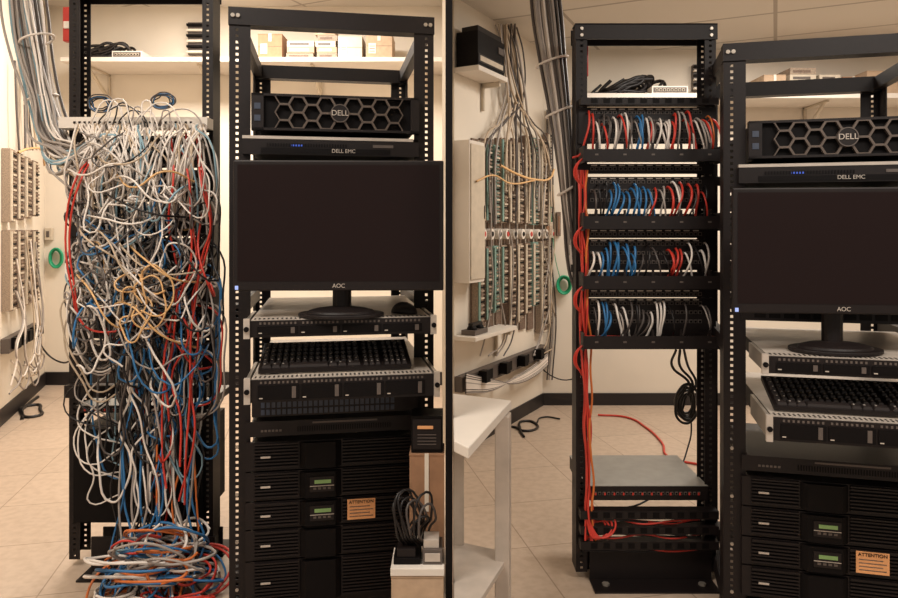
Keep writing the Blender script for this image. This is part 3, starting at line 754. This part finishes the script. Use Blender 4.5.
# ---------------------------------------------------------------- cart
mb=MB(); zt=.75
top=[(.013,1.86),(.05,1.80),(.205,2.30),(.013,2.40)]
mb.prism(top,zt-.03,zt,WHT)
low=[(.014,1.92),(.055,1.90),(.20,2.28),(.014,2.37)]
mb.prism(low,.24,.26,LGT)
mb.prism([(.145,2.22),(.190,2.21),(.202,2.27),(.155,2.28)],.07,zt-.03,LGT)
mb.prism([(.03,1.9),(.055,1.9),(.062,1.93),(.03,1.93)],.07,.24,LGT)
mb.box(.014,.05,2.33,2.37,.07,zt-.03,LGT)
for (cx,cy) in ((.175,2.245),(.045,1.93),(.034,2.35)):
    mb.cyl((cx-.012,cy,.035),(cx+.012,cy,.035),.035,DRK,18); mb.cyl((cx,cy,.06),(cx,cy,.09),.01,SIL,10)
mb.obj('utility_cart',None,.003)
# ---------------------------------------------------------------- left wall gear
ML2,dW,nW=wall_frame(LA,LB)
def wl(px,py): return onwall(LA,dW,px,py)
mb=MB()
for i,px in enumerate((1,9,17,25)):
    s0=wl(px,200)[0]; s1=wl(px+5.5,200)[0]
    for (pt,pb) in ((148+i*4,222-i*2),(230,312-i*3)):
        zt=wl(px,pt)[1]; zb=wl(px,pb)[1]
        mb.box(s0,s1,-.05,0,zb,zt,[TAN,BRN,TAN,BRN][i]); mb.box(s0+.003,s0+(s1-s0)*.3,-.058,-.05,zb+.01,zt-.01,PUT)
        for q in range(int((zt-zb)/.026)):
            z=zb+.006+q*.026; mb.box(s0+(s1-s0)*.35,s1-.003,-.06,-.05,z,z+.012,[PUT,DRK,TAN,BRN][(q*5+i*3)%4])
mb.obj('punchdown_block_array.001',ML2)
mb=MB(); s0=wl(0,340)[0]; s1=wl(32,340)[0]; za=wl(16,338)[1]
mb.box(s0,s1,-.05,0,za-.05,za+.05,GRY)
for q in range(5):
    s=s0+.1+q*(s1-s0-.2)/4; mb.box(s-.05,s+.05,-.09,-.05,za-.03,za+.05,DRK)
mb.obj('power_raceway.001',ML2,.003)
lc=Cables('telephone_cabling.001',.009,6)
def LP(px,py,off):
    s,z=wl(px,py); p=LA+dW*s+nW*off; return Vector((p.x,p.y,z))
for k in range(12):
    a=R.uniform(2,30); lc.add([LP(a,R.uniform(230,300),.07),LP(a+3,320,.1),LP(a+R.uniform(-6,6),350,.1),LP(a+R.uniform(-6,6),R.uniform(355,385),.1),LP(a-8,R.uniform(360,395),.08)],R.choice(['white','grey','dgrey','tan']),.7)
lc.add([LP(3,152,.09),LP(14,148,.1),LP(28,152,.1),LP(33,165,.08)],'yellow',.9)
lc.add([P(38,330,5.3),P(44,350,5.4),P(60,362,5.4),P(75,358,5.3)],'black',.8)
for k in range(8): lc.add([LP(a:=R.uniform(4,28),60,.05),LP(a,110,.06),LP(a+R.uniform(-3,3),150,.07)],R.choice(['grey','tan','dgrey']),.8)
lc.done()
mb=MB() 
for (a,b,t,bm) in ((47,54,228,240),(39,44,178,196)):
    mb.box(X(a,YL),X(b,YL),YL-.04,YL-.002,Z(bm,YL),Z(t,YL),PUT); mb.box(X(a+2,YL),X(b-2,YL),YL-.046,YL-.04,Z(bm-3,YL),Z(t+3,YL),GRY)
mb.obj('outlet_box.001',None,.003)
fl=Cables('floor_cable.001',.01,6)
fl.add([FP(22,420),FP(34,406),FP(40,410),FP(33,418),FP(22,414),FP(30,404),FP(38,398)],'black',1.2); fl.done()
# ---------------------------------------------------------------- clutter beside left server rack
carton('shipping_carton',-.125,-.016,2.215,2.325,0,.60,CRD)
mb=MB(); mb.box(-.12,-.02,2.22,2.32,.605,.72,DRK); mb.box(-.115,-.025,2.217,2.22,.615,.71,BLK); mb.box(-.10,-.05,2.214,2.217,.68,.69,ORG)
for q in range(4): mb.box(-.10,-.04,2.215,2.217,.63+q*.010,.633+q*.010,GRY)
mb.obj('power_supply_box',None,.003)
carton('shipping_carton.001',-.170,-.016,2.06,2.19,0,.29,CR2,tape=False,label=False)
mb=MB(); mb.box(-.172,-.014,2.055,2.195,.2935,.315,WHT); mb.box(-.165,-.085,2.08,2.17,.3155,.335,DRK); mb.box(-.155,-.10,2.085,2.15,.335,.36,BLK); mb.box(-.078,-.02,2.08,2.17,.3155,.36,GRY); mb.box(-.072,-.026,2.077,2.08,.325,.35,LGT); mb.box(-.076,-.03,2.09,2.15,.36,.385,LGT)
mb.obj('power_adapter_pile',None,.003)
ac=Cables('adapter_cords',.004,6)
for k in range(8):
    a=R.uniform(-.14,-.07); ac.add([Vector((a,2.12,.36)),Vector((a-.02,2.08,.41)),Vector((a+R.uniform(-.04,.02),2.10,.46+R.uniform(-.05,.10))),Vector((a+.03,2.12,.44)),Vector((a+.01,2.16,.39)),Vector((a,2.15,.34))],R.choice(['black','black','dgrey','black']))
ac.done()
# ---------------------------------------------------------------- lights
def area(name,loc,sx,sy,p,col=(1,.93,.845),rot=(0,0,0)):
    l=bpy.data.lights.new(name,'AREA'); l.shape='RECTANGLE'; l.size=sx; l.size_y=sy; l.energy=p; l.color=col
    o=bpy.data.objects.new(name,l); o.location=loc; o.rotation_euler=rot; bpy.context.collection.objects.link(o)
area('ceiling_light',(-1.5,4.6,HL-.03),1.4,.6,108)
area('ceiling_light.001',(2.0,4.0,HR-.03),1.6,.6,58)
area('ceiling_light.002',(-1.3,.8,HL-.05),1.4,.8,80)
area('ceiling_light.003',(1.5,.8,HR-.05),1.4,.8,50)
w=bpy.data.worlds.new('world'); bpy.context.scene.world=w; w.use_nodes=True
w.node_tree.nodes['Background'].inputs[0].default_value=(1,.90,.80,1); w.node_tree.nodes['Background'].inputs[1].default_value=.36
cam=bpy.data.cameras.new('camera'); co=bpy.data.objects.new('camera',cam); bpy.context.collection.objects.link(co)
co.location=(0,0,EYE); co.rotation_euler=(math.pi/2,0,0); cam.sensor_width=36; cam.lens=36*F/898; cam.shift_y=-69/898; cam.clip_start=.05
sc=bpy.context.scene; sc.camera=co
sc.view_settings.view_transform='Standard'
